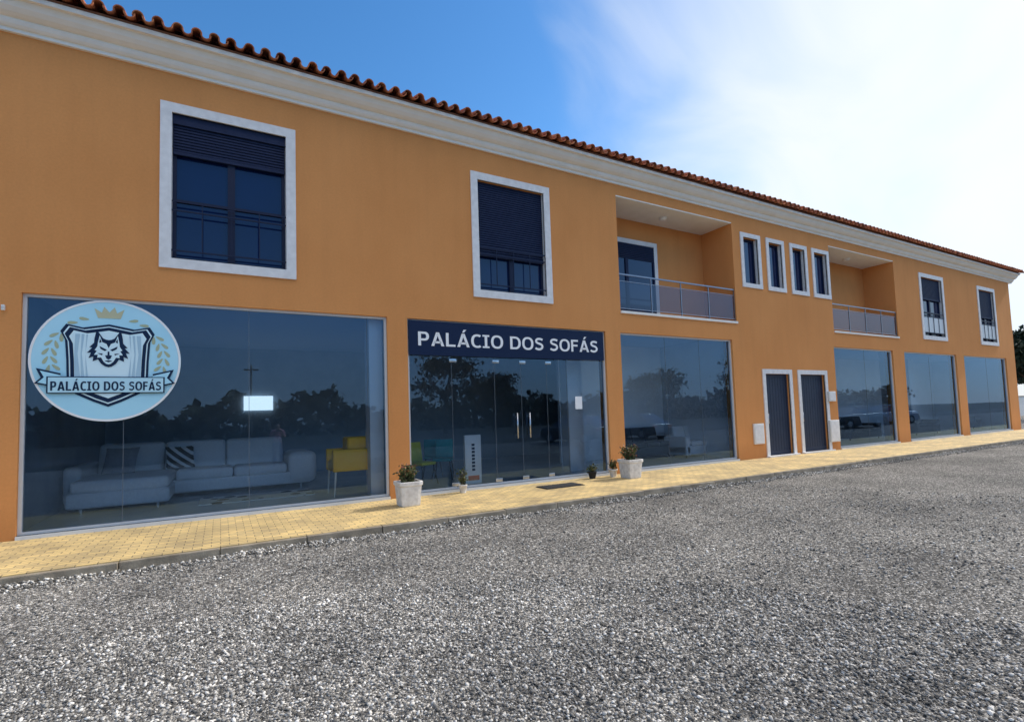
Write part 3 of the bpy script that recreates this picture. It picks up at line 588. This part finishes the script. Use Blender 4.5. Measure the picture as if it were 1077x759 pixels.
MB().box(u,u+.88,y,y+.14,ZF+.48,ZF+.90).build('side_panel',Mt['yellow'],t,bevel=.03)
MB().box(u+.01,u+.87,y+.145,y+.66,ZF+.48,ZF+.68).build('seat',Mt['yellow'],t,bevel=.04)
MB().box(u+.0,u+.88,y+.665,y+.80,ZF+.48,ZF+.90).build('side_panel',Mt['yellow'],t,bevel=.03)
MB().box(u+.30,u+.885,y+.15,y+.66,ZF+.70,ZF+1.13).build('backrest',Mt['yellow'],t,bevel=.06)
for a in (.06,.82):
    for b in (.06,.74): MB().tube((u+a,y+b,ZF+.5),(u+a+(.03 if a>.3 else -.03),y+b,ZF),.022,8,.013).build('leg',Mt['pale'],t)
u=U(497,.6,.4); t=thing('display_stand','narrow white display stand behind the entrance glass','display stand',(u,.4,ZF))
MB().box(u-.19,u+.19,.36,.44,ZF+.03,ZF+1.06).build('panel',Mt['white'],t,bevel=.008,seg=2); MB().box(u-.22,u+.22,.25,.55,ZF,ZF+.03).build('base',Mt['steel'],t)
m=MB()
for i in range(8): m.box(u-.035,u+.035,.352,.358,ZF+.3+i*.075,ZF+.3+i*.075+.05)
m.build('printed_marks',Mt['ink'],t); MB().box(u-.13,u+.13,.352,.358,ZF+.1,ZF+.2).build('red_label',Mt['red'],t)
u=U(609,1.7,.08); tag(MB().box(u-.1,u+.1,.088,.093,1.6,1.9).build('paper_notice',Mt['white'],origin=(u,.09,1.5)),'white paper notice stuck on entrance glass by the inner column','notice')
u=U(272,2.05,6.4); tag(MB().box(u-.37,u+.37,6.42,6.48,1.88,2.28).build('light_panel',Mt['glow'],origin=(u,6.43,1.88)),'bright pale blue rectangle on the rear wall of left showroom','panel')  # plain rectangle with pale blue emission in its material
def sofa(lab,u,y,w_,mf):
    t=thing('sofa',lab,'sofa',(u,y,ZF))
    MB().box(u,u+w_,y,y+.9,ZF+.08,ZF+.36).build('base',mf,t,bevel=.04)
    n=2 if w_<1.9 else 3; cw=(w_-.44)/n
    for i in range(n):
        MB().box(u+.22+i*cw,u+.215+(i+1)*cw,y-.03,y+.68,ZF+.35,ZF+.5).build('seat_cushion',mf,t,bevel=.05); MB().prism_x([(y+.6,ZF+.48),(y+.82,ZF+.48),(y+.9,ZF+.92),(y+.72,ZF+.94)],u+.22+i*cw,u+.215+(i+1)*cw).build('back_cushion',mf,t,bevel=.05)
    for a in (u,u+w_-.21): MB().box(a,a+.21,y,y+.92,ZF+.1,ZF+.64).build('armrest',mf,t,bevel=.06)
    for a in (u+.1,u+w_-.1):
        for b in (y+.1,y+.8): MB().tube((a,b,ZF),(a,b,ZF+.1),.02).build('leg',Mt['blackm'],t)
sofa('dark grey sofa at the left of the third shop window',U(660,.4,1.9),1.9,2.1,Mt['dkfab'])
sofa('white sofa at the right of the third shop window',U(722,.4,1.2),1.2,1.9,Mt['fabric'])
sofa('dark sofa inside the shop window right of the doors',U(895,.4,1.5),1.5,2.4,Mt['dkfab'])
sofa('dark sofa inside the second last shop window',U(965,.4,1.2),1.2,2.2,Mt['dkfab'])
sofa('mid grey sofa inside the last shop window',U(1025,.4,1.5),1.5,2.2,Mt['midfab'])
# ------------------------------------------------------------------ across the yard (seen in the glass)
def car(lab,x,y,rz,mp):
    t=thing('parked_car',lab,'car',(0,0,0),'cars parked across the yard')
    body=[(-2.1,.25),(-2.12,.6),(-2.0,.85),(-1.2,.93),(1.75,.98),(2.02,.85),(2.05,.3),(1.8,.22),(-1.8,.22)]
    cab=[(-1.25,.9),(-.55,1.42),(.9,1.46),(1.75,.95)]
    m=MB(); m.prism_y(body,-.86,.86); m.build('body',mp,t,bevel=.07,seg=3)
    m=MB(); vs=[(x_,(-.8 if z<1.1 else -.62),z) for x_,z in cab]+[(x_,(.8 if z<1.1 else .62),z) for x_,z in cab]
    m.add(vs,[(0,1,2,3),(7,6,5,4)]+[(i,(i+1)%4,4+(i+1)%4,4+i) for i in range(4)]); m.build('window_glass',Mt['pane'],t,bevel=.03,seg=2)
    m=MB(); m.box(-.55,.92,-.6,.6,1.43,1.49); m.build('roof_panel',mp,t,bevel=.025,seg=2)
    for a in (-1.35,1.3):
        for b in (-.86,.68): 
            wl=MB().tube((a,b,.32),(a,b+.19,.32),.32,20).build('wheel',Mt['tyre'],t); MB().tube((a,b-.01,.32),(a,b+.2,.32),.19,12).build('rim',Mt['steel'],wl)
    for b in (-.66,.66):
        MB().box(-2.14,-2.02,b-.15,b+.15,.6,.75).build('headlight',Mt['lamp'],t,bevel=.02,seg=2); MB().box(1.98,2.08,b-.15,b+.15,.65,.82).build('tail_light',Mt['red'],t,bevel=.02,seg=2)
    t.location=(x,y,-.12); t.rotation_euler=(0,0,rz)
car('dark car parked across the gravel yard, reflected in entrance glass',17.2,-13.2,R(80),Mt['card'])
car('grey car parked beside the dark car, reflected in third window',21.6,-13.4,R(84),Mt['cars'])
car('dark blue car parked farther right, reflected right of the doors',38,-9.5,R(10),Mt['card'])
car('pale car parked near the yard end, reflected in last windows',45,-10.5,R(15),Mt['carw'])
def tree(lab,x,y,h,cr,seed,n=2600,ls=.2,group='trees around the yard'):
    rg=np.random.default_rng(seed); t=thing('tree',lab,'tree',(x,y,-.12),group); o=Vector((x,y,-.12))
    m=MB(); m.tube((x,y,-.12),(x+.1,y,h*.5),h*.03,9,h*.018)
    for i in range(7):
        a=i*.9+rg.random(); m.tube((x+.05,y,h*(.28+.04*i)),(x+cr*.7*math.cos(a),y+cr*.7*math.sin(a),h*(.5+.06*i)),h*.011,6,.02)
    m.build('trunk',Mt['bark'],t,smooth=True)
    K=24; cc=rg.normal(size=(K,3)); cc/=np.linalg.norm(cc,axis=1)[:,None]; cc*=rg.uniform(.35,1,(K,1)); cc*=np.array([cr,cr,h*.32]); cc+=np.array([0,0,h*.66])
    idx=rg.integers(0,K,n); C=cc[idx]+rg.normal(size=(n,3))*np.array([cr,cr,h*.3])*.17
    V,Fc=leaves(C,ls); link('crown',npmesh('crown',V,Fc),Mt['tleaf'],t,o)
tree('leafy tree standing just past the right end of the building',56,5.2,7.2,2.6,11,2600,.22)
tree('second tree beyond the right end of the building, farther away',72,12,9,3.5,12,2200,.3)
tree('tall dark tree behind the yard, reflected in left window',19.5,-38,8.5,3.4,13)
tree('shorter round tree behind the yard, reflected beside the column',26,-40,7.0,3.5,14)
tree('tree behind the yard reflected in entrance glass',52,-42,8,4,15)
tree('tree behind the yard reflected in third window',70,-40,9,5,16)
n=16000; x=rng.uniform(-70,150,n); hh=3.9+.9*np.sin(x*.23)+.8*np.sin(x*.61+1)+.5*np.sin(x*1.7)
C=np.stack([x,-56+rng.normal(0,1.6,n),-.1+hh*rng.random(n)**.8+rng.normal(0,.25,n)],1); V,Fc=leaves(C,.55,.7)
o=link('distant_wood',npmesh('distant_wood',V,Fc),Mt['tleaf']); o['kind']='stuff'; tag(o,'dark belt of trees far behind the yard','trees')
t=thing('utility_pole','tall concrete utility pole behind the yard','utility pole',(2.0,-34,-.12)); MB().tube((2,-34,-.12),(2,-34,6),.09,10,.06).build('pole',Mt['kerb'],t,smooth=True); MB().box(1.5,2.5,-34.05,-33.95,5.6,5.7).build('crossarm',Mt['kerb'],t)
t=thing('boundary_wall','low white boundary wall past the right end of the building','wall',(48,3,-.12)); MB().box(50,90,8.9,9.15,-.12,1.7).build('wall_panel',Mt['box'],t); MB().box(50,90,8.85,9.2,1.702,1.78).build('coping',Mt['kerb'],t)
# ------------------------------------------------------------------ person (beside the camera, seen only in the glass)
px,py=1.75,-9.95; P=thing('person','person in pink top and jeans standing in the yard, reflected in left window','person',(px,py,-.12))
def skin(name,pts,edges,rad,m,root=0,sub=2):
    me=bpy.data.meshes.new(name); me.from_pydata(pts,edges,[]); o=link(name,me,m,P,Vector((px,py,-.12)))
    o.modifiers.new('s','SKIN'); 
    if not me.skin_vertices: 
        bm=bmesh.new(); bm.from_mesh(me); bm.verts.layers.skin.verify(); bm.to_mesh(me); bm.free()
    for i,v in enumerate(me.skin_vertices[0].data): v.radius=rad[i] if isinstance(rad[i],tuple) else (rad[i],rad[i]); v.use_root=(i==root)
    s=o.modifiers.new('u','SUBSURF'); s.levels=sub; s.render_levels=sub; return o
J=[(0,0,.92),(0,0,1.08),(0,-.01,1.28),(0,0,1.38),(0,.01,1.44),(0,.03,1.50),(0,.03,1.58),
   (.09,0,.86),(.10,.02,.47),(.10,-.01,.09),(.10,.12,.03),(-.09,0,.86),(-.11,.03,.47),(-.11,0,.09),(-.11,.13,.03),
   (.17,0,1.35),(.23,.02,1.12),(.13,.24,1.24),(.07,.32,1.33),(-.17,0,1.35),(-.23,.02,1.12),(-.13,.24,1.24),(-.07,.32,1.33)]
Ed=[(0,1),(1,2),(2,3),(3,4),(4,5),(5,6),(0,7),(7,8),(8,9),(9,10),(0,11),(11,12),(12,13),(13,14),(3,15),(15,16),(16,17),(17,18),(3,19),(19,20),(20,21),(21,22)]
Rd=[(.13,.10),(.11,.085),(.13,.095),(.09,.07),.045,(.075,.085),(.07,.085),.08,.05,.035,.03,.08,.05,.035,.03,.05,.038,.028,.02,.05,.038,.028,.02]
skin('body',J,Ed,Rd,Mt['skin'])
skin('top',[J[0],J[1],J[2],J[3],J[15],J[16],J[19],J[20]],[(0,1),(1,2),(2,3),(3,4),(4,5),(3,6),(6,7)],[(.15,.12),(.13,.105),(.15,.115),(.10,.08),.065,.05,.065,.05],Mt['pink'])
skin('jeans',[(0,0,.93),J[7],J[8],(.10,-.01,.1),J[11],J[12],(-.11,0,.1)],[(0,1),(1,2),(2,3),(0,4),(4,5),(5,6)],[(.145,.115),.095,.065,.05,.095,.065,.05],Mt['denim'])
skin('hair',[(0,.0,1.61),(0,-.03,1.52),(0,-.04,1.42)],[(0,1),(1,2)],[(.085,.08),(.085,.06),(.06,.03)],Mt['hair'])
for s in (-1,1):
    for i in range(4): q=(s*.07,.32,1.33); skin('finger',[q,(s*(.07-.01*i),.35,1.35+.012*i),(s*.035,.365,1.35+.014*i)],[(0,1),(1,2)],[.01,.009,.008],Mt['skin'],sub=1)
    skin('thumb',[(s*.07,.31,1.33),(s*.05,.33,1.315),(s*.03,.35,1.33)],[(0,1),(1,2)],[.011,.01,.008],Mt['skin'],sub=1)
tag(MB().box(px-.075,px+.075,py+.36,py+.37,1.21,1.29).build('phone',Mt['blackm'],origin=(px,py+.36,1.21),bevel=.003,seg=2),'black phone held up by the person in pink','phone')
# ------------------------------------------------------------------ light
el=R(38); azs=R(-3); Sd=Vector((math.cos(el)*math.cos(azs),math.cos(el)*math.sin(azs),math.sin(el)))
sl=bpy.data.lights.new('sun','SUN'); sl.energy=3.8; sl.angle=R(.5); sl.color=(1,.94,.84); so=bpy.data.objects.new('sun',sl); COL.objects.link(so); so.rotation_euler=(-Sd).to_track_quat('-Z','Y').to_euler(); so.location=(20,-5,20)
wd=bpy.data.worlds.new('World'); scn.world=wd; wd.use_nodes=True; N=wd.node_tree.nodes; L=wd.node_tree.links; bg=N['Background']
sk=N.new('ShaderNodeTexSky'); sk.sky_type='NISHITA'; sk.sun_disc=False; sk.sun_elevation=el; sk.sun_rotation=R(90)-azs; sk.air_density=1.0; sk.dust_density=.3; sk.ozone_density=2.0
hs=N.new('ShaderNodeHueSaturation'); hs.inputs['Saturation'].default_value=1.3; hs.inputs['Value'].default_value=1.4; L.new(sk.outputs[0],hs.inputs['Color'])
tc=N.new('ShaderNodeTexCoord')
sp=N.new('ShaderNodeSeparateXYZ'); L.new(tc.outputs['Generated'],sp.inputs[0])
hz=N.new('ShaderNodeMapRange'); hz.interpolation_type='SMOOTHSTEP'; hz.inputs[1].default_value=.02; hz.inputs[2].default_value=.3; hz.inputs[3].default_value=.8; hz.inputs[4].default_value=0; L.new(sp.outputs[2],hz.inputs[0])
hm=N.new('ShaderNodeMix'); hm.data_type='RGBA'; hm.inputs[7].default_value=(2.5,3.5,5.0,1); L.new(hz.outputs[0],hm.inputs[0]); L.new(hs.outputs[0],hm.inputs[6])
mp=N.new('ShaderNodeMapping'); mp.inputs['Scale'].default_value=(1.0,3.4,2.6); mp.inputs['Rotation'].default_value=(.5,.7,.3); L.new(tc.outputs['Generated'],mp.inputs[0])
no=N.new('ShaderNodeTexNoise'); no.inputs['Scale'].default_value=1.8; no.inputs['Detail'].default_value=9; no.inputs['Roughness'].default_value=.48; no.inputs['Distortion'].default_value=.7; L.new(mp.outputs[0],no.inputs[0])
def cloudmask(c,amp,lo,hi,top=1.0):
    dt=N.new('ShaderNodeVectorMath'); dt.operation='DOT_PRODUCT'; dt.inputs[1].default_value=Vector(c).normalized(); L.new(tc.outputs['Generated'],dt.inputs[0])
    a1=N.new('ShaderNodeMath'); a1.operation='MULTIPLY_ADD'; a1.inputs[1].default_value=amp; L.new(no.outputs[0],a1.inputs[0]); L.new(dt.outputs['Value'],a1.inputs[2])
    mr=N.new('ShaderNodeMapRange'); mr.interpolation_type='SMOOTHSTEP'; mr.inputs[1].default_value=lo; mr.inputs[2].default_value=hi; mr.inputs[4].default_value=top; L.new(a1.outputs[0],mr.inputs[0]); return mr.outputs[0]
mx=N.new('ShaderNodeMix'); mx.data_type='RGBA'; mx.inputs[7].default_value=(6.6,6.9,7.2,1); L.new(cloudmask((.88,.18,.44),.20,.86,1.13),mx.inputs[0]); L.new(hm.outputs[2],mx.inputs[6])
# bright cloud added high behind the camera, out of view, as neutral fill light
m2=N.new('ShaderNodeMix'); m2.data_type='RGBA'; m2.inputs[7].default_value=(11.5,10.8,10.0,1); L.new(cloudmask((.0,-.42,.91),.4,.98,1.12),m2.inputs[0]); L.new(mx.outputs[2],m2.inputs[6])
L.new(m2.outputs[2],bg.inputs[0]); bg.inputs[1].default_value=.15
